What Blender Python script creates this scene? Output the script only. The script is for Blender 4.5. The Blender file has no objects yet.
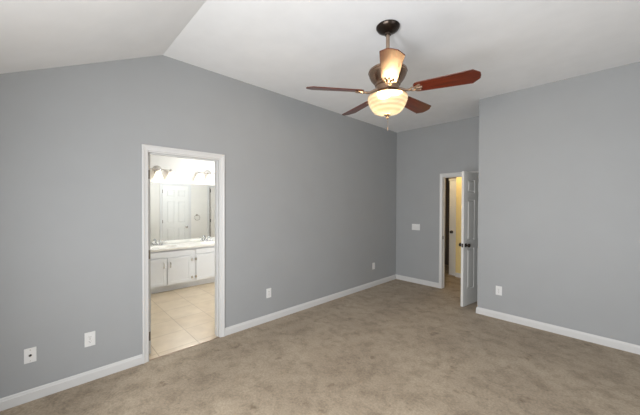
import bpy, bmesh, math, random
from mathutils import Vector, Matrix
random.seed(4)
PI = math.pi
S = bpy.context.scene
COL = S.collection

# ------------------------------------------------------------------ camera
F_PX, YAW, PITCH, ROLL = 286.03, 0.8025, -0.0118, 0.0036
cam_d = bpy.data.cameras.new('camera')
cam = bpy.data.objects.new('camera', cam_d)
COL.objects.link(cam)
cam_d.sensor_fit = 'HORIZONTAL'
cam_d.sensor_width = 36.0
cam_d.lens = F_PX * 36.0 / 640.0
cam_d.clip_start = 0.05
fw = Vector((-math.sin(YAW) * math.cos(PITCH), math.cos(YAW) * math.cos(PITCH), math.sin(PITCH)))
rt = Vector((math.cos(YAW), math.sin(YAW), 0))
up = rt.cross(fw)
r2 = rt * math.cos(ROLL) + up * math.sin(ROLL)
u2 = up * math.cos(ROLL) - rt * math.sin(ROLL)
cam.matrix_world = Matrix(((r2.x, u2.x, -fw.x, 3.1506), (r2.y, u2.y, -fw.y, 0.0),
                           (r2.z, u2.z, -fw.z, 1.5359), (0, 0, 0, 1)))
S.camera = cam

# ------------------------------------------------------------------ world, light, exposure
S.view_settings.view_transform = 'Standard'
S.view_settings.look = 'None'
S.view_settings.gamma = 1.0
S.view_settings.use_curve_mapping = False
S.view_settings.exposure = 0.0
W = bpy.data.worlds.new('world')
S.world = W
W.use_nodes = True
wn = W.node_tree
bg = wn.nodes['Background']
bg.inputs['Color'].default_value = (0.72, 0.84, 1.0, 1)
bg.inputs['Strength'].default_value = 1.2


def area(name, loc, target, sx, sy, energy, color):
    d = bpy.data.lights.new(name, 'AREA')
    d.shape = 'RECTANGLE'
    d.size, d.size_y, d.energy, d.color = sx, sy, energy, color
    o = bpy.data.objects.new(name, d)
    COL.objects.link(o)
    o.location = loc
    o.rotation_euler = (Vector(target) - Vector(loc)).to_track_quat('-Z', 'Y').to_euler()
    return o


def point(name, loc, energy, color, radius):
    d = bpy.data.lights.new(name, 'POINT')
    d.energy, d.color, d.shadow_soft_size = energy, color, radius
    o = bpy.data.objects.new(name, d)
    COL.objects.link(o)
    o.location = loc
    return o


# daylight at the two rear windows and the side window
area('daylight_rear_window', (1.975, -0.63, 1.22), (1.975, 3.0, 1.22), 0.66, 1.42, 52, (0.97, 0.985, 1.0))
area('daylight_second_rear_window', (2.975, -0.63, 1.22), (2.975, 3.0, 1.22), 0.66, 1.42, 84, (0.97, 0.985, 1.0))
area('daylight_side_window', (4.88, 1.75, 1.30), (0.0, 1.60, 1.40), 1.7, 1.5, 12, (0.97, 0.985, 1.0))

# ------------------------------------------------------------------ room dimensions
CEIL = 3.0135
CREASE = 0.8598          # where the flat ceiling starts to slope down to the rear wall
SLOPE = 0.4897
REAR = -0.65
BACK = 5.2322
JUT_X, JUT_Y = 1.8002, 4.4118
RIGHT = 4.90
WT = 0.12


def ceil_at(y):
    return CEIL if y >= CREASE else CEIL - SLOPE * (CREASE - y)


# ------------------------------------------------------------------ materials
def nm(name):
    m = bpy.data.materials.new(name)
    m.use_nodes = True
    b = m.node_tree.nodes['Principled BSDF']
    return m, m.node_tree, b


def mat(name, col, rough=0.5, metal=0.0, emit=None, estr=0.0, spec=None, noise=0.0, nscale=20.0, bump=0.0, bscale=200.0):
    m, t, b = nm(name)
    b.inputs['Base Color'].default_value = (*col, 1)
    b.inputs['Roughness'].default_value = rough
    b.inputs['Metallic'].default_value = metal
    if spec is not None:
        b.inputs['Specular IOR Level'].default_value = spec
    if emit:
        b.inputs['Emission Color'].default_value = (*emit, 1)
        b.inputs['Emission Strength'].default_value = estr
    if noise or bump:
        tc = t.nodes.new('ShaderNodeTexCoord')
    if noise:
        n = t.nodes.new('ShaderNodeTexNoise')
        n.inputs['Scale'].default_value = nscale
        n.inputs['Detail'].default_value = 4
        t.links.new(tc.outputs['Object'], n.inputs['Vector'])
        r = t.nodes.new('ShaderNodeValToRGB')
        r.color_ramp.elements[0].position = 0.3
        r.color_ramp.elements[1].position = 0.7
        r.color_ramp.elements[0].color = (*[c * (1 - noise) for c in col], 1)
        r.color_ramp.elements[1].color = (*[min(1, c * (1 + noise)) for c in col], 1)
        t.links.new(n.outputs['Fac'], r.inputs['Fac'])
        t.links.new(r.outputs['Color'], b.inputs['Base Color'])
    if bump:
        n2 = t.nodes.new('ShaderNodeTexNoise')
        n2.inputs['Scale'].default_value = bscale
        n2.inputs['Detail'].default_value = 3
        t.links.new(tc.outputs['Object'], n2.inputs['Vector'])
        bp = t.nodes.new('ShaderNodeBump')
        bp.inputs['Strength'].default_value = bump
        bp.inputs['Distance'].default_value = 0.004
        t.links.new(n2.outputs['Fac'], bp.inputs['Height'])
        t.links.new(bp.outputs['Normal'], b.inputs['Normal'])
    return m


GREY = mat('grey_wall_paint', (0.338, 0.349, 0.357), 0.55, noise=0.015, nscale=3, bump=0.06, bscale=220)
CEILM = mat('ceiling_paint', (0.83, 0.84, 0.85), 0.9, noise=0.02, nscale=5, bump=0.10, bscale=150)
TRIM = mat('white_trim_paint', (0.62, 0.62, 0.615), 0.35, noise=0.01, nscale=8)
DOORM = mat('white_door_paint', (0.68, 0.68, 0.66), 0.4, noise=0.01, nscale=8)
BATHP = mat('bathroom_paint', (0.66, 0.64, 0.60), 0.6, noise=0.02, nscale=4)
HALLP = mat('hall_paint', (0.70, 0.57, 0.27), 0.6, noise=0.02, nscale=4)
PLATE = mat('white_plate_plastic', (0.72, 0.72, 0.715), 0.3, noise=0.005, nscale=40)
DIM = mat('shaded_recess_paint', (0.13, 0.105, 0.085), 0.6, noise=0.02, nscale=4)  # darkness of the unlit recess beyond the hall, put into the wall colour
DARK = mat('dark_slot', (0.02, 0.02, 0.02), 0.5, noise=0.05, nscale=40)
BRONZE = mat('dark_bronze', (0.055, 0.042, 0.034), 0.28, 0.9, noise=0.25, nscale=30)
PEWTER = mat('brushed_bronze', (0.40, 0.30, 0.23), 0.28, 0.95, noise=0.12, nscale=25)
HOUSING = mat('polished_bronze', (0.30, 0.20, 0.14), 0.22, 0.95, noise=0.12, nscale=25)
NICKEL = mat('satin_nickel', (0.62, 0.59, 0.55), 0.25, 1.0, noise=0.05, nscale=60)
CHROME = mat('chrome', (0.72, 0.73, 0.75), 0.12, 1.0, noise=0.03, nscale=60)
HINGE = mat('hinge_metal', (0.20, 0.17, 0.13), 0.35, 0.9, noise=0.1, nscale=60)
CABM = mat('white_cabinet_paint', (0.84, 0.85, 0.86), 0.35, noise=0.01, nscale=8)
COUNTER = mat('cultured_marble', (0.86, 0.83, 0.77), 0.15, noise=0.05, nscale=9)
MIRROR = mat('mirror_silver', (0.88, 0.89, 0.88), 0.01, 1.0, noise=0.004, nscale=3)
FRAME = mat('window_vinyl', (0.85, 0.85, 0.85), 0.35, noise=0.01, nscale=8)
SHADE = mat('frosted_shade', (0.9, 0.86, 0.78), 0.35, emit=(1.0, 0.90, 0.76), estr=0.9, noise=0.02, nscale=30)
BULB = mat('lit_bulb', (1, 0.95, 0.85), 0.3, emit=(1.0, 0.85, 0.6), estr=2.5, noise=0.01, nscale=30)


def carpet_material():
    m, t, b = nm('taupe_carpet')
    b.inputs['Roughness'].default_value = 1.0
    b.inputs['Specular IOR Level'].default_value = 0.05
    if 'Sheen Weight' in b.inputs:
        b.inputs['Sheen Weight'].default_value = 0.15
    tc = t.nodes.new('ShaderNodeTexCoord')

    def noise(sc, det, rough=0.5):
        n = t.nodes.new('ShaderNodeTexNoise')
        n.inputs['Scale'].default_value = sc
        n.inputs['Detail'].default_value = det
        n.inputs['Roughness'].default_value = rough
        t.links.new(tc.outputs['Object'], n.inputs['Vector'])
        return n

    def ramp(src, p0, c0, p1, c1):
        r = t.nodes.new('ShaderNodeValToRGB')
        e = r.color_ramp.elements
        e[0].position, e[0].color = p0, (*c0, 1)
        e[1].position, e[1].color = p1, (*c1, 1)
        t.links.new(src, r.inputs['Fac'])
        return r

    def mul(a, bb, fac=1.0):
        x = t.nodes.new('ShaderNodeMix')
        x.data_type = 'RGBA'
        x.blend_type = 'MULTIPLY'
        x.inputs['Factor'].default_value = fac
        t.links.new(a, x.inputs['A'])
        t.links.new(bb, x.inputs['B'])
        return x.outputs['Result']

    base = ramp(noise(1.7, 5, 0.62).outputs['Fac'], 0.35, (0.335, 0.268, 0.193), 0.66, (0.43, 0.352, 0.258))
    tuft = ramp(noise(55, 4, 0.7).outputs['Fac'], 0.30, (0.72, 0.72, 0.72), 0.66, (1.1, 1.1, 1.1))
    tread = ramp(noise(6.5, 5, 0.7).outputs['Fac'], 0.36, (0.74, 0.73, 0.71), 0.54, (1, 1, 1))
    stain = ramp(noise(5.0, 3, 0.6).outputs['Fac'], 0.30, (0.70, 0.67, 0.64), 0.37, (1, 1, 1))
    c = mul(base.outputs['Color'], tuft.outputs['Color'])
    c = mul(c, tread.outputs['Color'])
    c = mul(c, stain.outputs['Color'])
    t.links.new(c, b.inputs['Base Color'])
    bp = t.nodes.new('ShaderNodeBump')
    bp.inputs['Strength'].default_value = 0.6
    bp.inputs['Distance'].default_value = 0.008
    t.links.new(noise(140, 3, 0.6).outputs['Fac'], bp.inputs['Height'])
    t.links.new(bp.outputs['Normal'], b.inputs['Normal'])
    return m


CARPET = carpet_material()


def tile_material():
    m, t, b = nm('beige_floor_tile')
    b.inputs['Roughness'].default_value = 0.3
    tc = t.nodes.new('ShaderNodeTexCoord')
    mp = t.nodes.new('ShaderNodeMapping')
    mp.inputs['Location'].default_value = (0.50 + 0.405 * 10, -1.228 + 0.40 * 10, 0)
    t.links.new(tc.outputs['Object'], mp.inputs['Vector'])
    br = t.nodes.new('ShaderNodeTexBrick')
    br.offset = 0.0
    br.inputs['Scale'].default_value = 1.0
    br.inputs['Brick Width'].default_value = 0.405
    br.inputs['Row Height'].default_value = 0.400
    br.inputs['Mortar Size'].default_value = 0.005
    br.inputs['Mortar Smooth'].default_value = 0.3
    br.inputs['Color1'].default_value = (0.60, 0.48, 0.33, 1)
    br.inputs['Color2'].default_value = (0.64, 0.53, 0.385, 1)
    br.inputs['Mortar'].default_value = (0.43, 0.33, 0.22, 1)
    t.links.new(mp.outputs['Vector'], br.inputs['Vector'])
    n = t.nodes.new('ShaderNodeTexNoise')
    n.inputs['Scale'].default_value = 6
    n.inputs['Detail'].default_value = 5
    t.links.new(tc.outputs['Object'], n.inputs['Vector'])
    r = t.nodes.new('ShaderNodeValToRGB')
    r.color_ramp.elements[0].position, r.color_ramp.elements[0].color = 0.35, (0.88, 0.86, 0.84, 1)
    r.color_ramp.elements[1].position, r.color_ramp.elements[1].color = 0.65, (1, 1, 1, 1)
    t.links.new(n.outputs['Fac'], r.inputs['Fac'])
    x = t.nodes.new('ShaderNodeMix')
    x.data_type = 'RGBA'
    x.blend_type = 'MULTIPLY'
    x.inputs['Factor'].default_value = 1
    t.links.new(br.outputs['Color'], x.inputs['A'])
    t.links.new(r.outputs['Color'], x.inputs['B'])
    t.links.new(x.outputs['Result'], b.inputs['Base Color'])
    return m


TILE = tile_material()


def wood_material():
    m, t, b = nm('cherry_blade_wood')
    b.inputs['Roughness'].default_value = 0.4
    b.inputs['Coat Weight'].default_value = 0.65
    b.inputs['Coat Roughness'].default_value = 0.24
    b.inputs['Coat IOR'].default_value = 1.7
    b.inputs['Specular Tint'].default_value = (1.0, 0.62, 0.38, 1)
    tc = t.nodes.new('ShaderNodeTexCoord')
    mp = t.nodes.new('ShaderNodeMapping')
    mp.inputs['Scale'].default_value = (3, 60, 8)
    t.links.new(tc.outputs['Object'], mp.inputs['Vector'])
    n = t.nodes.new('ShaderNodeTexNoise')
    n.inputs['Scale'].default_value = 1.0
    n.inputs['Detail'].default_value = 6
    t.links.new(mp.outputs['Vector'], n.inputs['Vector'])
    r = t.nodes.new('ShaderNodeValToRGB')
    r.color_ramp.elements[0].position, r.color_ramp.elements[0].color = 0.3, (0.028, 0.002, 0.0005, 1)
    r.color_ramp.elements[1].position, r.color_ramp.elements[1].color = 0.72, (0.13, 0.012, 0.001, 1)
    t.links.new(n.outputs['Fac'], r.inputs['Fac'])
    t.links.new(r.outputs['Color'], b.inputs['Base Color'])
    return m


WOOD = wood_material()


def bowl_material():
    m, t, b = nm('lit_alabaster_glass')
    b.inputs['Roughness'].default_value = 0.3
    b.inputs['Base Color'].default_value = (0.05, 0.045, 0.035, 1)
    tc = t.nodes.new('ShaderNodeTexCoord')
    n = t.nodes.new('ShaderNodeTexNoise')
    n.inputs['Scale'].default_value = 9
    n.inputs['Detail'].default_value = 4
    n.inputs['Distortion'].default_value = 1.5
    t.links.new(tc.outputs['Object'], n.inputs['Vector'])
    r = t.nodes.new('ShaderNodeValToRGB')
    r.color_ramp.elements[0].position, r.color_ramp.elements[0].color = 0.32, (1.0, 0.78, 0.50, 1)
    r.color_ramp.elements[1].position, r.color_ramp.elements[1].color = 0.62, (1.0, 0.90, 0.68, 1)
    t.links.new(n.outputs['Fac'], r.inputs['Fac'])
    # moulded rings: the glass alternates between thicker and thinner bands
    sx = t.nodes.new('ShaderNodeSeparateXYZ')
    t.links.new(tc.outputs['Object'], sx.inputs['Vector'])
    mu = t.nodes.new('ShaderNodeMath')
    mu.operation = 'MULTIPLY'
    mu.inputs[1].default_value = 2 * PI / 0.030
    t.links.new(sx.outputs['Z'], mu.inputs[0])
    si = t.nodes.new('ShaderNodeMath')
    si.operation = 'SINE'
    t.links.new(mu.outputs[0], si.inputs[0])
    r3 = t.nodes.new('ShaderNodeMapRange')
    r3.inputs['From Min'].default_value = -1
    r3.inputs['From Max'].default_value = 1
    r3.inputs['To Min'].default_value = 0.52
    r3.inputs['To Max'].default_value = 0.82
    t.links.new(si.outputs[0], r3.inputs['Value'])
    t.links.new(r.outputs['Color'], b.inputs['Emission Color'])
    t.links.new(r3.outputs['Result'], b.inputs['Emission Strength'])
    # frosted glass lets half of the bulbs' light straight through
    o = t.nodes['Material Output']
    mx = t.nodes.new('ShaderNodeMixShader')
    tr = t.nodes.new('ShaderNodeBsdfTransparent')
    tr.inputs['Color'].default_value = (1.0, 0.90, 0.74, 1)
    mx.inputs['Fac'].default_value = 0.58
    t.links.new(tr.outputs[0], mx.inputs[1])
    t.links.new(b.outputs[0], mx.inputs[2])
    t.links.new(mx.outputs[0], o.inputs['Surface'])
    return m


BOWL = bowl_material()


def pane_material():
    m = bpy.data.materials.new('window_pane_glass')
    m.use_nodes = True
    t = m.node_tree
    t.nodes.clear()
    o = t.nodes.new('ShaderNodeOutputMaterial')
    mx = t.nodes.new('ShaderNodeMixShader')
    tr = t.nodes.new('ShaderNodeBsdfTransparent')
    gl = t.nodes.new('ShaderNodeBsdfGlossy')
    gl.inputs['Roughness'].default_value = 0.02
    fr = t.nodes.new('ShaderNodeFresnel')
    t.links.new(fr.outputs['Fac'], mx.inputs['Fac'])
    t.links.new(tr.outputs[0], mx.inputs[1])
    t.links.new(gl.outputs[0], mx.inputs[2])
    t.links.new(mx.outputs[0], o.inputs['Surface'])
    return m


PANE = pane_material()


# ------------------------------------------------------------------ mesh helpers
def add_box(bm, lo, hi, bevel=0.0, M=None, seg=2):
    vs = []
    for z in (lo[2], hi[2]):
        for x, y in ((lo[0], lo[1]), (hi[0], lo[1]), (hi[0], hi[1]), (lo[0], hi[1])):
            vs.append(bm.verts.new((x, y, z)))
    fs = [(3, 2, 1, 0), (4, 5, 6, 7), (0, 1, 5, 4), (1, 2, 6, 5), (2, 3, 7, 6), (3, 0, 4, 7)]
    faces = [bm.faces.new([vs[i] for i in f]) for f in fs]
    if bevel > 0:
        es = list({e for f in faces for e in f.edges})
        r = bmesh.ops.bevel(bm, geom=es, offset=bevel, segments=seg, affect='EDGES', profile=0.6)
        vs = list({v for f in r['faces'] for v in f.verts} | {v for v in vs if v.is_valid})
    if M is not None:
        bmesh.ops.transform(bm, matrix=M, verts=[v for v in vs if v.is_valid])
    return vs


def add_prism(bm, poly, axis, a, b):
    """poly: 2D points in the plane of the two other axes (cyclic order), extruded along axis."""
    def mk(p, t):
        if axis == 0:
            return (t, p[0], p[1])
        if axis == 1:
            return (p[0], t, p[1])
        return (p[0], p[1], t)
    v0 = [bm.verts.new(mk(p, a)) for p in poly]
    v1 = [bm.verts.new(mk(p, b)) for p in poly]
    n = len(poly)
    bm.faces.new(v0)
    bm.faces.new(list(reversed(v1)))
    for i in range(n):
        j = (i + 1) % n
        bm.faces.new((v0[j], v0[i], v1[i], v1[j]))
    return v0 + v1


def add_lathe(bm, prof, n=40, M=None, cap=True):
    rings = []
    allv = []
    for r, z in prof:
        if r < 1e-5:
            v = bm.verts.new((0, 0, z))
            rings.append([v])
            allv.append(v)
        else:
            ring = [bm.verts.new((r * math.cos(2 * PI * k / n), r * math.sin(2 * PI * k / n), z)) for k in range(n)]
            rings.append(ring)
            allv += ring
    for a, b in zip(rings, rings[1:]):
        for k in range(n):
            k2 = (k + 1) % n
            if len(a) == 1 and len(b) == 1:
                continue
            if len(a) == 1:
                bm.faces.new((a[0], b[k2], b[k]))
            elif len(b) == 1:
                bm.faces.new((a[k], a[k2], b[0]))
            else:
                bm.faces.new((a[k], a[k2], b[k2], b[k]))
    if cap:
        if len(rings[0]) > 1:
            bm.faces.new(list(reversed(rings[0])))
        if len(rings[-1]) > 1:
            bm.faces.new(rings[-1])
    if M is not None:
        bmesh.ops.transform(bm, matrix=M, verts=allv)
    return allv


def add_tube(bm, pts, rad, n=10, closed=False):
    pts = [Vector(p) for p in pts]
    rads = rad if isinstance(rad, (list, tuple)) else [rad] * len(pts)
    rings = []
    N = len(pts)
    prev = None
    for i, p in enumerate(pts):
        if closed:
            t = (pts[(i + 1) % N] - pts[i - 1]).normalized()
        else:
            t = (pts[min(i + 1, N - 1)] - pts[max(i - 1, 0)]).normalized()
        if prev is None:
            ref = Vector((0, 0, 1)) if abs(t.z) < 0.9 else Vector((1, 0, 0))
            u = t.cross(ref).normalized()
        else:
            u = (prev - t * prev.dot(t)).normalized()
        prev = u
        w = t.cross(u)
        rings.append([bm.verts.new(p + (u * math.cos(2 * PI * k / n) + w * math.sin(2 * PI * k / n)) * rads[i]) for k in range(n)])
    R = N if closed else N - 1
    for i in range(R):
        a, b = rings[i], rings[(i + 1) % N]
        for k in range(n):
            k2 = (k + 1) % n
            bm.faces.new((a[k], a[k2], b[k2], b[k]))
    if not closed:
        bm.faces.new(list(reversed(rings[0])))
        bm.faces.new(rings[-1])


def add_wall_panel(bm, y0, y1, z0, z1, x_front, x_back, depth=0.006, ins=0.022, axis='x'):
    """raised rectangular door-panel moulding proud of a face; x_front is the face, x_back the direction sign."""
    s = x_back
    rings = []
    for off, d in ((0, 0), (ins * 0.35, -depth), (ins * 0.7, -depth), (ins * 1.6, depth * 0.4)):
        rings.append([(y0 + off, z0 + off, d), (y1 - off, z0 + off, d), (y1 - off, z1 - off, d), (y0 + off, z1 - off, d)])
    vs = []
    for ring in rings:
        vs.append([bm.verts.new((x_front + s * d, y, z)) if axis == 'x' else bm.verts.new((y, x_front + s * d, z)) for y, z, d in ring])
    for a, b in zip(vs, vs[1:]):
        for k in range(4):
            k2 = (k + 1) % 4
            bm.faces.new((a[k], a[k2], b[k2], b[k]))
    bm.faces.new(vs[-1])


def obj(name, bm, m, parent=None, smooth=True, angle=35):
    bmesh.ops.recalc_face_normals(bm, faces=bm.faces[:])
    me = bpy.data.meshes.new(name)
    bm.to_mesh(me)
    bm.free()
    ms = m if isinstance(m, (list, tuple)) else [m]
    for x in ms:
        me.materials.append(x)
    if smooth:
        me.polygons.foreach_set('use_smooth', [True] * len(me.polygons))
        me.set_sharp_from_angle(angle=math.radians(angle))
    o = bpy.data.objects.new(name, me)
    if smooth:
        wm = o.modifiers.new('weighted_normals', 'WEIGHTED_NORMAL')
        wm.keep_sharp = True
    COL.objects.link(o)
    if parent:
        o.parent = parent
    return o


def tag(o, label, cat, group=None):
    o['label'] = label
    o['category'] = cat
    if group:
        o['group'] = group
    return o


def thing(name, label, cat, loc=(0, 0, 0), rotz=0.0, group=None):
    o = bpy.data.objects.new(name, None)
    o.empty_display_size = 0.1
    COL.objects.link(o)
    o.location = loc
    o.rotation_euler = (0, 0, rotz)
    return tag(o, label, cat, group)


def struct(name, bm, m, label=None, parent=None, smooth=False):
    o = obj(name, bm, m, parent, smooth)
    if not parent:
        o['kind'] = 'structure'
        if label:
            o['label'] = label
            o['category'] = name.split('_')[0]
    return o


def B():
    return bmesh.new()


def dup(root, loc=None, label=None):
    r = root.copy()
    COL.objects.link(r)
    if loc is not None:
        r.location = loc
    if label:
        r['label'] = label
    for ch in list(root.children):
        c = ch.copy()
        COL.objects.link(c)
        c.parent = r
        for g in list(ch.children):
            d = g.copy()
            COL.objects.link(d)
            d.parent = c
    return r


# ------------------------------------------------------------------ floors
bm = B()
add_prism(bm, [(0, REAR), (RIGHT, REAR), (RIGHT, JUT_Y), (JUT_X, JUT_Y), (JUT_X, BACK + WT), (2.0, BACK + WT), (2.0, 6.40),
               (0.60, 6.40), (0.60, 7.40), (-0.60, 7.40), (-0.60, BACK + WT), (0, BACK + WT)], 2, -0.05, 0.0)
struct('floor', bm, CARPET, 'worn taupe carpet running from bedroom into the hall')
bm = B()
add_box(bm, (-2.80, -0.30, -0.05), (0.0, 4.30, 0.0))
struct('floor_bathroom', bm, TILE, 'beige square tile floor of the bathroom')

# ------------------------------------------------------------------ bedroom walls
DL, DR = 0.6749, 1.5033           # outer edges of the bathroom door casing
OL, OR = DL + 0.057, DR - 0.060   # clear opening
OH = 2.035
HX0, HX1 = 0.9029 + 0.052, 1.7000  # hall door clear opening


def wall_left():
    b = B()
    j = 0.018
    add_prism(b, [(REAR, 0), (OL - j, 0), (OL - j, ceil_at(OL - j)), (REAR, ceil_at(REAR))], 0, -WT, 0)
    add_prism(b, [(OL - j, OH + j), (OR + j, OH + j), (OR + j, CEIL), (CREASE, CEIL), (OL - j, ceil_at(OL - j))], 0, -WT, 0)
    add_prism(b, [(OR + j, 0), (BACK + WT, 0), (BACK + WT, CEIL), (OR + j, CEIL)], 0, -WT, 0)
    o = struct('wall_left', b, [GREY, BATHP], 'grey left wall with the bathroom doorway')
    for p in o.data.polygons:
        if p.normal.x < -0.9:
            p.material_index = 1


wall_left()
bm = B()
j = 0.018
add_box(bm, (0, BACK, 0), (HX0 - j, BACK + WT, CEIL))
add_box(bm, (HX0 - j, BACK, OH + j), (HX1 + j, BACK + WT, CEIL))
add_box(bm, (HX1 + j, BACK, 0), (2.0, BACK + WT, CEIL))
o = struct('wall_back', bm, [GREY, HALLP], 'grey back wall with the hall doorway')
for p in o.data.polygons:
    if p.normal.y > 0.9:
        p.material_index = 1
bm = B()
add_prism(bm, [(JUT_X, JUT_Y), (RIGHT + WT, JUT_Y), (RIGHT + WT, JUT_Y + WT), (JUT_X + WT, JUT_Y + WT), (JUT_X + WT, BACK), (JUT_X, BACK)], 2, 0, CEIL)
struct('wall_right', bm, GREY, 'light grey wall jutting forward at the right')
# rear wall with two windows, behind the camera
WINS = [(1.65, 2.30), (2.65, 3.30)]
WZ0, WZ1 = 0.52, 1.90
bm = B()
TOP = ceil_at(REAR)
for a, c in ((0, 1.65), (2.30, 2.65), (3.30, RIGHT + WT)):
    add_box(bm, (a, REAR - WT, 0), (c, REAR, TOP))
for a, c in WINS:
    add_box(bm, (a, REAR - WT, 0), (c, REAR, WZ0))
    add_box(bm, (a, REAR - WT, WZ1), (c, REAR, TOP))
struct('wall_rear', bm, GREY, 'grey wall behind the camera with two windows')
bm = B()
SY0, SY1, SZ0, SZ1 = 0.90, 2.60, 0.55, 2.05
add_prism(bm, [(REAR, 0), (SY0, 0), (SY0, CEIL), (CREASE, CEIL), (REAR, ceil_at(REAR))], 0, RIGHT, RIGHT + WT)
add_box(bm, (RIGHT, SY1, 0), (RIGHT + WT, JUT_Y, CEIL))
add_box(bm, (RIGHT, SY0, 0), (RIGHT + WT, SY1, SZ0))
add_box(bm, (RIGHT, SY0, SZ1), (RIGHT + WT, SY1, CEIL))
struct('wall_side', bm, GREY, 'grey side wall with a wide window')


def window(n, x0, x1, z0, z1, M):
    """window built in local x (width), y (outwards), z; M places it."""
    b = B()
    for lo, hi in (((x0, 0.02, z0), (x0 + 0.05, 0.09, z1)), ((x1 - 0.05, 0.02, z0), (x1, 0.09, z1)),
                   ((x0 + 0.05, 0.02, z0), (x1 - 0.05, 0.09, z0 + 0.05)), ((x0 + 0.05, 0.02, z1 - 0.05), (x1 - 0.05, 0.09, z1)),
                   ((x0 + 0.05, 0.03, (z0 + z1) / 2 - 0.02), (x1 - 0.05, 0.08, (z0 + z1) / 2 + 0.02))):
        add_box(b, lo, hi, 0.004, M)
    w = struct('window_%d' % n, b, FRAME, 'white framed window behind the camera')
    b = B()
    add_box(b, (x0 + 0.05, 0.053, z0 + 0.05), (x1 - 0.05, 0.057, z1 - 0.05), 0, M)
    struct('window_pane', b, PANE, parent=w)
    b = B()
    add_box(b, (x0 - 0.05, -0.04, z0 - 0.03), (x1 + 0.05, -0.001, z0 - 0.001), 0.004, M)
    struct('window_sill', b, TRIM, parent=w)


for i, (a, c) in enumerate(WINS):
    window(i + 1, a, c, WZ0, WZ1, Matrix.Translation((0, REAR, 0)) @ Matrix.Scale(-1, 4, (0, 1, 0)))
window(3, -SY1, -SY0, SZ0, SZ1, Matrix.Translation((RIGHT, 0, 0)) @ Matrix.Rotation(-PI / 2, 4, 'Z'))

# ceiling: flat part and the part that slopes down behind the crease
bm = B()
y0, y1 = REAR - WT, 7.5
add_prism(bm, [(y0, ceil_at(y0)), (CREASE, CEIL), (BACK + WT, CEIL), (BACK + WT, CEIL + 0.1), (CREASE, CEIL + 0.1), (y0, ceil_at(y0) + 0.1)], 0, -WT, RIGHT + WT)
struct('ceiling', bm, CEILM, 'white ceiling, flat with a sloping section')

# ------------------------------------------------------------------ bathroom shell
BX = -2.80
bm = B()
add_box(bm, (BX - 0.1, -0.40, 0), (BX, 4.40, 2.44))
struct('wall_bathroom', bm, BATHP, 'cream bathroom wall behind the mirror')
bm = B()
add_box(bm, (BX, -0.40, 0), (-WT, -0.30, 2.44))
struct('wall_bathroom_left', bm, BATHP)
bm = B()
add_box(bm, (BX, 4.30, 0), (-WT, 4.40, 2.44))
struct('wall_bathroom_right', bm, BATHP)
bm = B()
add_box(bm, (BX, -0.30, 2.44), (-WT, 4.30, 2.50))
struct('ceiling_bathroom', bm, CEILM)

# ------------------------------------------------------------------ hall shell
bm = B()
add_box(bm, (0.79, 6.30, 0), (2.10, 6.40, 2.44))
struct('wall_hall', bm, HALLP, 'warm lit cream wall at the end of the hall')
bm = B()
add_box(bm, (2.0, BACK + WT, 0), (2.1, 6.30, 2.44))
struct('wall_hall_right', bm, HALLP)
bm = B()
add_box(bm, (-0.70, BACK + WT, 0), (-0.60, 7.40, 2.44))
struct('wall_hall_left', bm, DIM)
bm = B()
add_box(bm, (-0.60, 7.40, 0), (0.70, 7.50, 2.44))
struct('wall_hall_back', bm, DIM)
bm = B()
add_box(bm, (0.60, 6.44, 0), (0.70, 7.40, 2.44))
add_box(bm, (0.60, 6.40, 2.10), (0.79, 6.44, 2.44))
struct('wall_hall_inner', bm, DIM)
bm = B()
add_box(bm, (-0.60, BACK + WT, 2.44), (2.0, 7.40, 2.50))
struct('ceiling_hall', bm, CEILM)


# ------------------------------------------------------------------ trim: baseboards and casings
def baseboard(name, p0, p1, nrm, ext0=0, ext1=0, label=None, h=0.089, t=0.014):
    """profiled baseboard along the wall from p0 to p1; nrm points into the room."""
    p0, p1, nv = Vector((*p0, 0)), Vector((*p1, 0)), Vector((*nrm, 0))
    d = (p1 - p0).normalized()
    prof = [(0, 0), (t, 0), (t, h * 0.74), (t * 0.72, h * 0.80), (t * 0.62, h * 0.92), (t * 0.3, h), (0, h)]
    b = B()
    va = [b.verts.new(p0 + nv * x + Vector((0, 0, z)) + d * (ext0 * x)) for x, z in prof]
    vb = [b.verts.new(p1 + nv * x + Vector((0, 0, z)) - d * (ext1 * x)) for x, z in prof]
    b.faces.new(va)
    b.faces.new(list(reversed(vb)))
    n = len(prof)
    for i in range(n):
        k = (i + 1) % n
        b.faces.new((va[k], va[i], vb[i], vb[k]))
    return struct(name, b, TRIM, label)


baseboard('baseboard_left', (0, REAR), (0, DL), (1, 0), 1, 0, 'white baseboard left of the bathroom door')
baseboard('baseboard_left_far', (0, DR), (0, BACK), (1, 0), 0, 1, 'white baseboard between bathroom door and far corner')
baseboard('baseboard_back', (0, BACK), (0.9029, BACK), (0, -1), 1, 0, 'white baseboard under the light switches')
baseboard('baseboard_right', (JUT_X, JUT_Y), (RIGHT, JUT_Y), (0, -1), -1, 1, 'white baseboard of the right wall')
baseboard('baseboard_corner', (JUT_X, JUT_Y), (JUT_X, BACK), (-1, 0), -1, 1)
baseboard('baseboard_side', (RIGHT, JUT_Y), (RIGHT, REAR), (-1, 0), 1, 1)
baseboard('baseboard_rear', (0, REAR), (RIGHT, REAR), (0, 1), 1, 1)
baseboard('baseboard_hall', (0.79, 6.30), (2.0, 6.30), (0, -1), 0, 1)


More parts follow.
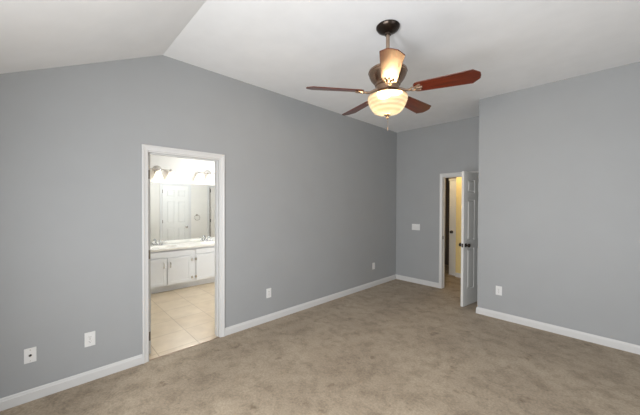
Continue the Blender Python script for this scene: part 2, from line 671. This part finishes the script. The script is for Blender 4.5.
def casing(name, u0, u1, top, place, cw=0.062, label=None, legs=(True, True)):
    """stepped door casing: u0,u1 outer edges; place(u, depth, z) -> world."""
    prof = [(0.0, 0.0), (0.0, 0.018), (0.012, 0.020), (0.022, 0.015), (cw * 0.72, 0.011), (cw * 0.93, 0.010), (cw, 0.006), (cw, 0.0)]
    b = B()

    def ring(fn):
        return [b.verts.new(place(*fn(o, d))) for o, d in prof]
    rings = []
    if legs[0]:
        rings.append(ring(lambda o, d: (u0 + o, d, 0.0)))
    rings.append(ring(lambda o, d: (u0 + o, d, top - o)))
    rings.append(ring(lambda o, d: (u1 - o, d, top - o)))
    if legs[1]:
        rings.append(ring(lambda o, d: (u1 - o, d, 0.0)))
    n = len(prof)
    for a, c in zip(rings, rings[1:]):
        for i in range(n):
            k = (i + 1) % n
            b.faces.new((a[k], a[i], c[i], c[k]))
    b.faces.new(rings[0])
    b.faces.new(list(reversed(rings[-1])))
    return struct(name, b, TRIM, label)


def jamb(name, u0, u1, top, place, depth, stop_at, label=None):
    b = B()
    t = 0.018

    def bx(ua, ub, d0, d1, z0, z1):
        c = [place(u, d, z) for z in (z0, z1) for u, d in ((ua, d0), (ub, d0), (ub, d1), (ua, d1))]
        vs = [b.verts.new(q) for q in c]
        for f in ((3, 2, 1, 0), (4, 5, 6, 7), (0, 1, 5, 4), (1, 2, 6, 5), (2, 3, 7, 6), (3, 0, 4, 7)):
            b.faces.new([vs[i] for i in f])
    bx(u0 - t, u0, 0, -depth, 0, top + t)
    bx(u1, u1 + t, 0, -depth, 0, top + t)
    bx(u0, u1, 0, -depth, top, top + t)
    s0, s1 = stop_at
    bx(u0, u0 + 0.010, -s0, -s1, 0, top)
    bx(u1 - 0.010, u1, -s0, -s1, 0, top)
    bx(u0 + 0.010, u1 - 0.010, -s0, -s1, top - 0.010, top)
    return struct(name, b, TRIM, label)


P_left = lambda u, d, z: (d, u, z)
P_back = lambda u, d, z: (u, BACK - d, z)
P_bath = lambda u, d, z: (-WT - d, u, z)
P_hallside = lambda u, d, z: (u, BACK + WT + d, z)
P_hallend = lambda u, d, z: (u, 6.40 - d, z)
casing('trim_1', DL, DR, 2.10, P_left, cw=0.053, label='white casing around the bathroom doorway')
jamb('trim_2', OL, OR, OH, P_left, WT, (0.045, 0.080), 'white jamb of the bathroom doorway')
casing('trim_3', DL, DR, 2.10, P_bath, cw=0.053)
casing('trim_4', 0.9029, HX1 + 0.052, 2.10, P_back, label='white casing around the hall doorway', cw=0.048)
jamb('trim_5', HX0, HX1, OH, P_back, WT, (0.045, 0.080), 'white jamb of the hall doorway')
casing('trim_6', 0.9029, HX1 + 0.052, 2.10, P_hallside, cw=0.048)
bm = B()
add_box(bm, (-0.012, OL, 0.0), (0.004, OR, 0.006), 0.002)
struct('trim_7', bm, PEWTER, 'thin edge strip where carpet meets bathroom tile')


# ------------------------------------------------------------------ doors
def knob_bm(side):
    b = B()
    M = Matrix.Rotation(-side * PI / 2, 4, 'X')
    add_lathe(b, [(0.0, 0.0), (0.032, 0.0), (0.032, 0.004), (0.026, 0.009), (0.012, 0.012), (0.011, 0.026), (0.018, 0.032),
                  (0.027, 0.040), (0.029, 0.050), (0.024, 0.060), (0.012, 0.065), (0, 0.066)], 24, M)
    return b


def door_leaf(name, w, h, t, m, label=None):
    """six-panel leaf: hinge line at local x=0, leaf runs along +x, thickness in y from 0 to t."""
    b = B()
    st, mid = 0.11 * w / 0.76, 0.10 * w / 0.76
    pw = (w - 2 * st - mid) / 2
    cols = [(st, st + pw), (st + pw + mid, w - st)]
    rows = [(0.24, 0.86), (0.98, 1.60), (1.71, h - 0.12)]
    xs = [0, cols[0][0], cols[0][1], cols[1][0], cols[1][1], w]
    zs = [0.0]
    for a, c in rows:
        zs += [a, c]
    zs.append(h)
    for yy, s in ((0.0, 1), (t, -1)):
        for i in range(len(xs) - 1):
            for k in range(len(zs) - 1):
                x0, x1, z0, z1 = xs[i], xs[i + 1], zs[k], zs[k + 1]
                if i in (1, 3) and k in (1, 3, 5):
                    add_wall_panel(b, x0, x1, z0, z1, yy, -s, 0.009, 0.022, 'y')
                else:
                    b.faces.new([b.verts.new((x, yy, z)) for x, z in ((x0, z0), (x1, z0), (x1, z1), (x0, z1))])
    for quad in (((0, 0, 0), (0, t, 0), (0, t, h), (0, 0, h)), ((w, 0, 0), (w, t, 0), (w, t, h), (w, 0, h)),
                 ((0, 0, 0), (w, 0, 0), (w, t, 0), (0, t, 0)), ((0, 0, h), (w, 0, h), (w, t, h), (0, t, h))):
        b.faces.new([b.verts.new(q) for q in quad])
    bmesh.ops.remove_doubles(b, verts=b.verts[:], dist=0.0005)
    o = struct(name, b, m, label)
    return o


def add_knobs(d, w, t, z, m, sides=(1, -1)):
    for s in sides:
        k = obj('door_knob', knob_bm(s), m, d)
        k.location = (w - 0.065, t if s > 0 else 0.0, z)
    b = B()
    add_box(b, (w - 0.001, t / 2 - 0.012, z - 0.028), (w + 0.0015, t / 2 + 0.012, z + 0.028), 0.0005)
    add_box(b, (w, t / 2 - 0.006, z - 0.008), (w + 0.008, t / 2 + 0.006, z + 0.008), 0.001)
    obj('latch_plate', b, m, d)


def add_hinges(d, h, t, m, knuckle_y):
    for z in (0.18, h / 2, h - 0.20):
        b = B()
        add_box(b, (-0.0015, 0.003, z - 0.045), (0.001, t - 0.003, z + 0.045), 0.0005)
        add_tube(b, [(0, knuckle_y, z - 0.045), (0, knuckle_y, z + 0.045)], 0.006, 10)
        obj('hinge', b, m, d)


# bathroom door, swung into the bathroom against the left of the opening
d1 = door_leaf('door_1', 0.685, 2.02, 0.035, DOORM, 'white panel door swung into the bathroom')
d1.matrix_world = Matrix.Translation((-WT - 0.004, OL + 0.010, 0.010)) @ Matrix.Rotation(math.radians(-4), 4, 'Z') @ Matrix.Rotation(PI, 4, 'Z') @ Matrix.Scale(-1, 4, (0, 1, 0))
add_hinges(d1, 2.02, 0.035, HINGE, 0.0)
add_knobs(d1, 0.685, 0.035, 0.92, NICKEL)
# hall door, standing open into the bedroom in front of the right wall's corner
d2 = door_leaf('door_2', 0.735, 2.02, 0.035, DOORM, 'white six-panel door standing open by the right wall')
fx, fy = 1.583, 4.490
hx, hy = HX1 - 0.010, BACK - 0.022
ang = math.atan2(fy - hy, fx - hx)
d2.matrix_world = Matrix.Translation((hx, hy, 0.012)) @ Matrix.Rotation(ang, 4, 'Z') @ Matrix.Translation((0, -0.035, 0))
add_hinges(d2, 2.02, 0.035, HINGE, 0.035)
add_knobs(d2, 0.735, 0.035, 0.915, BRONZE)
# closet door on the near side of the bathroom, seen in the mirror
d3 = door_leaf('door_3', 0.68, 2.02, 0.010, DOORM, 'white closet door reflected in the bathroom mirror')
d3.matrix_world = Matrix.Translation((-WT - 0.001, 2.34, 0.010)) @ Matrix.Rotation(PI / 2, 4, 'Z')
b = knob_bm(1)
k = obj('door_knob', b, NICKEL, d3)
k.location = (0.68 - 0.06, 0.010, 0.86)
for z in (0.25, 1.03, 1.86):
    b = B()
    add_tube(b, [(-0.002, 0.014, z - 0.045), (-0.002, 0.014, z + 0.045)], 0.008, 10)
    obj('hinge', b, HINGE, d3)
casing('trim_8', 2.27, 3.09, 2.10, P_bath)
# toilet-room door further along the same wall
d4 = door_leaf('door_4', 0.58, 2.02, 0.010, BATHP, 'door at the far end of the mirror reflection')
d4.matrix_world = Matrix.Translation((-WT - 0.001, 3.668, 0.010)) @ Matrix.Rotation(PI / 2, 4, 'Z')
for z in (0.25, 1.01, 1.92):
    b = B()
    add_box(b, (-0.022, 0.001, z - 0.05), (0.006, 0.014, z + 0.05), 0.002)
    obj('hinge', b, DARK, d4)
b = B()
add_box(b, (-0.026, 0.0, 0.0), (-0.003, 0.003, 2.02))  # solid dark strip: the shade of the door gap put into colour
obj('gap_shade_strip', b, HINGE, d4)
casing('trim_9', 3.575, 4.29, 2.10, P_bath)
# hall door seen through the opening
bm = B()
add_box(bm, (0.61, 6.405, 0.0), (0.79, 6.44, 2.06), 0.003)
d5 = struct('door_5', bm, DOORM, 'grey-white door edge at the end of the hall')
b = knob_bm(-1)
k = obj('door_knob', b, BRONZE, d5)
k.location = (0.665, 6.405, 0.94)
bm = B()
add_box(bm, (0.60, 6.385, 2.06), (0.79, 6.44, 2.10), 0.003)
struct('trim_10', bm, TRIM)


# ------------------------------------------------------------------ wall plates
def plate_bm(w, h, d=0.006):
    b = B()
    add_box(b, (0, -w / 2, -h / 2), (d, w / 2, h / 2), 0.0028)
    return b


def outlet(loc, rotz, label):
    """duplex outlet, faces local +x"""
    o = thing('wall_outlet', label, 'outlet', loc, rotz, 'duplex wall outlets')
    obj('cover_plate', plate_bm(0.074, 0.122), PLATE, o)
    for s in (-1, 1):
        b = B()
        add_lathe(b, [(0.0165, 0.0), (0.0165, 0.0075), (0.0155, 0.0085), (0, 0.0085)], 24,
                  Matrix.Translation((0, 0, s * 0.0195)) @ Matrix.Rotation(PI / 2, 4, 'Y'))
        r = obj('socket', b, PLATE, o)
        b = B()
        for yy, hh in ((-0.0065, 0.009), (0.0065, 0.007)):
            add_box(b, (0.0080, yy - 0.0012, s * 0.0195 + 0.003 - hh / 2), (0.0090, yy + 0.0012, s * 0.0195 + 0.003 + hh / 2))
        add_lathe(b, [(0.0026, 0.0080), (0.0026, 0.0090), (0, 0.0090)], 12,
                  Matrix.Translation((0, 0, s * 0.0195 - 0.008)) @ Matrix.Rotation(PI / 2, 4, 'Y'))
        obj('slots', b, DARK, r)
    b = B()
    add_lathe(b, [(0.0034, 0.005), (0.0034, 0.0070), (0, 0.0074)], 12, Matrix.Rotation(PI / 2, 4, 'Y'))
    obj('screw', b, NICKEL, o)
    return o


o1 = outlet((0.0, 0.282, 0.362), 0, 'white duplex outlet left of the bathroom door, beside the cable plate')
dup(o1, (0.0, 2.115, 0.369), 'white duplex outlet on the grey wall just right of the bathroom door')
dup(o1, (0.0, 4.447, 0.378), 'white duplex outlet on the left wall near the far corner')
o4 = dup(o1, (2.065, JUT_Y, 0.378), 'white duplex outlet on the right wall beside the open hall door')
o4.rotation_euler = (0, 0, -PI / 2)

cp = thing('cable_plate', 'square-edged white cable jack plate with dark centre, low at far left', 'cable outlet', (0.0, -0.081, 0.354))
obj('cover_plate', plate_bm(0.069, 0.114), PLATE, cp)
b = B()
add_lathe(b, [(0.009, 0.004), (0.009, 0.008), (0.006, 0.009), (0.006, 0.016), (0.002, 0.016), (0.002, 0.011), (0, 0.011)], 20, Matrix.Rotation(PI / 2, 4, 'Y'))
obj('coaxial_jack', b, DARK, cp, smooth=True)
for s in (-1, 1):
    b = B()
    add_lathe(b, [(0.003, 0.005), (0.003, 0.0068), (0, 0.0072)], 12, Matrix.Translation((0, 0, s * 0.042)) @ Matrix.Rotation(PI / 2, 4, 'Y'))
    obj('screw', b, NICKEL, cp)

sw = thing('light_switch', 'white three-gang light switch plate left of the hall door', 'light switch', (0.437, BACK, 1.095), -PI / 2)
obj('cover_plate', plate_bm(0.165, 0.118), PLATE, sw)
for s in (-1, 0, 1):
    b = B()
    add_box(b, (0.004, s * 0.046 - 0.006, -0.013), (0.0072, s * 0.046 + 0.006, 0.013), 0.0008)
    add_box(b, (0.0, -0.004, -0.006), (0.016, 0.004, 0.006), 0.0015,
            Matrix.Translation((0.004, s * 0.046, 0.002)) @ Matrix.Rotation(math.radians(-28), 4, 'Y'))
    obj('toggle', b, PLATE, sw)

bm = B()
add_box(bm, (HX0 - 0.002, BACK + 0.008, 0.900), (HX0 + 0.0015, BACK + 0.044, 0.962), 0.001)
tag(obj('strike_plate', bm, BRONZE), 'dark metal strike plate on the left jamb of the hall doorway', 'strike plate')

# ------------------------------------------------------------------ ceiling fan
FX, FY = 1.818, 2.065
BZ = 2.469
fan = thing('ceiling_fan', 'five-blade cherry wood ceiling fan with lit cream glass bowl', 'ceiling fan', (FX, FY, 0))
bm = B()
add_lathe(bm, [(0, CEIL), (0.092, CEIL), (0.097, CEIL - 0.006), (0.096, CEIL - 0.014), (0.084, CEIL - 0.030), (0.060, CEIL - 0.046), (0.036, CEIL - 0.055),
               (0.026, CEIL - 0.060), (0.024, CEIL - 0.074), (0, CEIL - 0.074)], 48)
obj('canopy', bm, BRONZE, fan)
bm = B()
add_tube(bm, [(0, 0, CEIL - 0.07), (0, 0, 2.70)], 0.0155, 20)
obj('downrod', bm, PEWTER, fan)
bm = B()
add_lathe(bm, [(0, 2.735), (0.026, 2.735), (0.030, 2.725), (0.032, 2.676), (0.060, 2.670), (0.110, 2.664), (0.142, 2.656), (0.156, 2.645), (0.159, 2.630),
               (0.155, 2.626), (0.155, 2.620), (0.150, 2.602), (0.136, 2.575), (0.118, 2.552), (0.104, 2.535), (0.104, 2.526), (0.094, 2.515),
               (0.092, 2.478), (0.084, 2.468), (0, 2.468)], 56)
obj('motor_housing', bm, HOUSING, fan)
BLADE_PHI = 10.3547431
for kk in range(5):
    a = BLADE_PHI - kk * 2 * PI / 5
    bm = B()
    outline = [(0.210, -0.034), (0.222, -0.052), (0.242, -0.060), (0.628, -0.080), (0.676, -0.034), (0.680, 0.0),
               (0.676, 0.034), (0.628, 0.080), (0.242, 0.060), (0.222, 0.052), (0.210, 0.034)]
    add_prism(bm, outline, 2, -0.003, 0.003)
    bmesh.ops.bevel(bm, geom=[e for e in bm.edges], offset=0.0012, segments=1, affect='EDGES')
    bl = obj('blade', bm, WOOD, fan)
    bl.matrix_local = Matrix.Translation((0, 0, BZ)) @ Matrix.Rotation(a, 4, 'Z') @ Matrix.Rotation(math.radians(-14), 4, 'X')
    bm = B()
    # cast blade iron: arm from the hub, a scrolled ring and a three-lobed foot under the blade
    arm = [(0.075, 0, 0.022), (0.11, 0, 0.010), (0.15, 0, -0.010), (0.185, 0, -0.013)]
    add_tube(bm, arm, [0.013, 0.011, 0.010, 0.011], 10)
    ring = [(0.205 + 0.020 * math.cos(q * PI / 8), 0.020 * math.sin(q * PI / 8), -0.012) for q in range(16)]
    add_tube(bm, ring, 0.0065, 8, True)
    for yy in (-0.028, 0.0, 0.028):
        add_tube(bm, [(0.215, yy * 0.4, -0.011), (0.245, yy, -0.008), (0.275 if yy == 0 else 0.262, yy * 1.1, -0.006)], [0.007, 0.008, 0.009], 8)
        add_lathe(bm, [(0.007, -0.010), (0.006, -0.014), (0, -0.015)], 12, Matrix.Translation((0.262 if yy == 0 else 0.255, yy * 1.06, 0)))
    obj('blade_iron', bm, PEWTER, bl)
bm = B()
add_lathe(bm, [(0, 2.470), (0.080, 2.470), (0.086, 2.455), (0.100, 2.446), (0.150, 2.436), (0.163, 2.431), (0.163, 2.4265), (0.150, 2.4265), (0, 2.4265)], 40)
obj('light_fitter', bm, PEWTER, fan)
bm = B()
prof = [(0.154, 2.424), (0.162, 2.426), (0.164, 2.418), (0.158, 2.408), (0.160, 2.398), (0.157, 2.388), (0.151, 2.380), (0.151, 2.370), (0.146, 2.358),
        (0.138, 2.350), (0.136, 2.340), (0.127, 2.326), (0.118, 2.316), (0.112, 2.308), (0.094, 2.298), (0.070, 2.290), (0.040, 2.285), (0.0, 2.284)]
inner = [(max(0, r - 0.006), z + 0.006) for r, z in prof[::-1]]
add_lathe(bm, prof + inner[:-1], 64, cap=False)
bowl = obj('light_bowl', bm, BOWL, fan, angle=60)
bm = B()
add_lathe(bm, [(0, 2.290), (0.026, 2.286), (0.028, 2.280), (0.016, 2.272), (0.010, 2.262), (0.012, 2.254), (0.006, 2.246), (0, 2.244)], 24)
obj('finial', bm, PEWTER, bowl)
bm = B()
for z0 in range(9):
    z = 2.246 - z0 * 0.0085
    add_lathe(bm, [(0, z), (0.0022, z - 0.002), (0.0022, z - 0.005), (0, z - 0.0075)], 8, Matrix.Translation((0.012, -0.012, 0)))
add_lathe(bm, [(0, 2.172), (0.005, 2.166), (0.006, 2.152), (0.003, 2.146), (0, 2.145)], 12, Matrix.Translation((0.012, -0.012, 0)))
obj('pull_chain', bm, PEWTER, fan)
for q in range(3):
    a = q * 2 * PI / 3 + 0.5
    point('fan_bulb_light', (FX + 0.07 * math.cos(a), FY + 0.07 * math.sin(a), 2.368), 23, (1.0, 0.83, 0.62), 0.055)

# ------------------------------------------------------------------ bathroom vanity
VF = -2.245          # cabinet face
V0, V1 = 0.98, 2.98
CT = 0.725
vc = thing('vanity_cabinet', 'white double vanity cabinet standing on bathroom tile under the mirror', 'cabinet', (0, 0, 0))
bm = B()
add_box(bm, (BX + 0.002, V0, 0.10), (VF - 0.020, V1, CT - 0.07))
add_box(bm, (VF - 0.020, V0, 0.10), (VF, V1, CT), 0.001)
obj('carcass', bm, CABM, vc)
bm = B()
add_box(bm, (BX + 0.002, V0, 0.0), (VF - 0.070, V1, 0.10))
obj('toe_kick', bm, CABM, vc)


def shaker(b, y0, y1, z0, z1, x):
    t = 0.018
    add_box(b, (x + 0.0005, y0, z0), (x + t, y1, z1), 0.002)
    fr = 0.052
    add_box(b, (x + t, y0 + 0.001, z0 + 0.001), (x + t + 0.006, y0 + fr, z1 - 0.001), 0.0015)
    add_box(b, (x + t, y1 - fr, z0 + 0.001), (x + t + 0.006, y1 - 0.001, z1 - 0.001), 0.0015)
    add_box(b, (x + t, y0 + fr, z0 + 0.001), (x + t + 0.006, y1 - fr, z0 + fr), 0.0015)
    add_box(b, (x + t, y0 + fr, z1 - fr), (x + t + 0.006, y1 - fr, z1 - 0.001), 0.0015)


for y0, y1, hy_, hinge_y in ((1.115, 1.521, 1.475, 1.108), (1.533, 1.940, 1.580, 1.947), (2.020, 2.420, 2.375, 2.011), (2.432, 2.835, 2.478, 2.842)):
    b = B()
    shaker(b, y0, y1, 0.125, 0.590, VF)
    dd = obj('cabinet_door', b, CABM, vc)
    b = B()
    xh = VF + 0.024
    add_tube(b, [(xh, hy_, 0.425), (xh + 0.022, hy_, 0.430), (xh + 0.026, hy_, 0.470), (xh + 0.022, hy_, 0.510), (xh, hy_, 0.515)], 0.0065, 10)
    obj('handle', b, NICKEL, dd)
    for z in (0.195, 0.520):
        b = B()
        add_box(b, (VF + 0.001, min(hinge_y, (y0 if hinge_y < y0 else y1)) - 0.010, z - 0.022), (VF + 0.030, max(hinge_y, (y0 if hinge_y < y0 else y1)) + 0.010, z + 0.022), 0.003)
        obj('hinge', b, NICKEL, dd)
for y0, y1 in ((1.115, 1.940), (2.020, 2.835)):
    b = B()
    add_box(b, (VF + 0.0005, y0, 0.610), (VF + 0.018, y1, 0.705), 0.003)
    obj('false_front', b, CABM, vc)

# countertop with two integral basins
ct = thing('countertop', 'cream cultured-marble countertop with two basins on the white vanity', 'countertop', (0, 0, 0))
bm = B()
bas = [(1.52, -2.50), (2.45, -2.50)]
nx, ny = 40, 120
x0, x1, y0, y1 = BX + 0.002, VF + 0.030, V0 - 0.01, V1 + 0.01
grid = []
for i in range(nx + 1):
    row = []
    for k in range(ny + 1):
        x = x0 + (x1 - x0) * i / nx
        y = y0 + (y1 - y0) * k / ny
        z = CT + 0.036
        for (by, bx_) in bas:
            r = math.hypot((x - bx_) / 0.165, (y - by) / 0.235)
            if r < 1:
                z = CT + 0.034 - 0.085 * (1 - r ** 3) ** 0.8
            elif r < 1.12:
                z = CT + 0.0355
        row.append(bm.verts.new((x, y, z)))
    grid.append(row)
for i in range(nx):
    for k in range(ny):
        bm.faces.new((grid[i][k], grid[i + 1][k], grid[i + 1][k + 1], grid[i][k + 1]))
edge = grid[0] + [grid[i][ny] for i in range(1, nx + 1)] + [grid[nx][k] for k in range(ny - 1, -1, -1)] + [grid[i][0] for i in range(nx - 1, 0, -1)]
low = [bm.verts.new((v.co.x, v.co.y, CT)) for v in edge]
n = len(edge)
for i in range(n):
    k = (i + 1) % n
    bm.faces.new((edge[i], edge[k], low[k], low[i]))
obj('counter_slab', bm, COUNTER, ct)

def faucet(y, label):
    f = thing('faucet', label, 'faucet', (BX + 0.10, y, CT + 0.0362), 0, 'basin faucets')
    b = B()
    add_box(b, (-0.028, -0.085, 0), (0.030, 0.085, 0.014), 0.006)
    obj('base_plate', b, CHROME, f)
    b = B()
    add_tube(b, [(0, 0, 0.010), (0, 0, 0.06), (0.02, 0, 0.09), (0.07, 0, 0.095), (0.115, 0, 0.075), (0.120, 0, 0.060)], [0.017, 0.015, 0.014, 0.012, 0.011, 0.010], 14)
    obj('spout', b, CHROME, f)
    for s in (-1, 1):
        b = B()
        add_lathe(b, [(0.018, 0.012), (0.018, 0.030), (0.012, 0.040), (0.014, 0.052), (0, 0.056)], 18, Matrix.Translation((0, s * 0.058, 0)))
        add_tube(b, [(0, s * 0.058, 0.046), (0.01, s * 0.09, 0.060), (0.012, s * 0.115, 0.070)], [0.008, 0.007, 0.008], 10)
        obj('lever', b, CHROME, f)
    return f


faucet(1.52, 'chrome two-handle faucet at the left basin of the vanity')
faucet(2.45, 'chrome two-handle faucet at the right basin of the vanity')

bm = B()
add_box(bm, (BX + 0.001, V0, CT + 0.042), (BX + 0.007, V1, 1.93))
mir = tag(obj('wall_mirror', bm, MIRROR, smooth=False), 'wide frameless bathroom mirror above the vanity countertop', 'mirror')


def vanity_light(y, label):
    v = thing('vanity_light', label, 'wall light', (BX, y, 2.165), 0, 'vanity lights above the mirror')
    b = B()
    add_lathe(b, [(0.078, 0.0), (0.078, 0.010), (0.062, 0.022), (0.020, 0.028), (0.015, 0.060), (0, 0.062)], 28, Matrix.Rotation(PI / 2, 4, 'Y'))
    obj('backplate', b, NICKEL, v)
    b = B()
    add_tube(b, [(0.058, -0.22, 0.0), (0.058, -0.11, 0.012), (0.058, 0, 0.0), (0.058, 0.11, 0.012), (0.058, 0.22, 0.0)], 0.008, 10)
    obj('arm', b, NICKEL, v)
    for s in (-1, 0, 1):
        M = Matrix.Translation((0.085, s * 0.215, 0))
        b = B()
        add_lathe(b, [(0, 0.020), (0.020, 0.018), (0.026, -0.004), (0.030, -0.030), (0.0, -0.030)], 20, M)
        add_tube(b, [(0.058, s * 0.215, 0.0), (0.085, s * 0.215, 0.0)], 0.008, 8)
        so = obj('socket', b, NICKEL, v)
        b = B()
        prof = [(0.030, -0.028), (0.034, -0.040), (0.044, -0.065), (0.058, -0.095), (0.072, -0.125), (0.082, -0.160)]
        add_lathe(b, prof + [(r - 0.003, z) for r, z in prof[::-1]], 28, M, cap=False)
        obj('glass_shade', b, SHADE, so)
        b = B()
        add_lathe(b, [(0, -0.030), (0.013, -0.034), (0.016, -0.055), (0.029, -0.085), (0.029, -0.105), (0.016, -0.125), (0, -0.128)], 16, M)
        obj('bulb', b, BULB, so)
        point('vanity_bulb_light', (BX + 0.085, y + s * 0.215, 2.165 - 0.195), 0.4, (1.0, 0.92, 0.82), 0.03)


vanity_light(1.525, 'left of two brushed-metal vanity lights with glowing glass shades above the mirror')
vanity_light(2.47, 'right of two brushed-metal vanity lights with glowing glass shades above the mirror')

tr = thing('towel_ring', 'small metal towel ring on bathroom wall, reflected in the mirror', 'towel ring', (-WT, 3.255, 1.20))
b = B()
add_lathe(b, [(0.026, 0), (0.026, 0.006), (0.014, 0.014), (0.011, 0.045), (0, 0.047)], 20, Matrix.Rotation(-PI / 2, 4, 'Y'))
obj('mount', b, NICKEL, tr)
b = B()
add_tube(b, [(-0.042, 0.078 * math.sin(q * PI / 16), -0.072 + 0.078 * math.cos(q * PI / 16)) for q in range(32)], 0.006, 8, True)
obj('ring', b, NICKEL, tr)

# unseen dome lamp added to brighten the bathroom
bl_ = thing('added_bathroom_lamp', 'added round white dome lamp on the bathroom ceiling, out of view', 'added ceiling lamp', (-1.55, 2.60, 2.44))
b = B()
add_lathe(b, [(0.14, 0.0), (0.14, -0.018), (0, -0.018)], 32)
obj('base', b, NICKEL, bl_)
b = B()
add_lathe(b, [(0.16, -0.018), (0.155, -0.045), (0.12, -0.075), (0.06, -0.095), (0, -0.10)], 32)
obj('dome_shade', b, SHADE, bl_)
point('added_bathroom_light', (-1.55, 2.60, 2.20), 76, (0.93, 0.97, 1.0), 0.14)

# unseen dome lamp added as a warm light source for the hall
hl = thing('added_hall_lamp', 'added small warm dome lamp on the hall ceiling, out of view', 'added ceiling lamp', (0.95, 5.85, 2.44))
b = B()
add_lathe(b, [(0.10, 0.0), (0.10, -0.018), (0, -0.018)], 32)
obj('base', b, PEWTER, hl)
b = B()
add_lathe(b, [(0.12, -0.018), (0.115, -0.045), (0.09, -0.075), (0.05, -0.095), (0, -0.10)], 32)
obj('dome_shade', b, SHADE, hl)
point('added_hall_light', (0.95, 5.85, 2.26), 12, (1.0, 0.76, 0.42), 0.08)
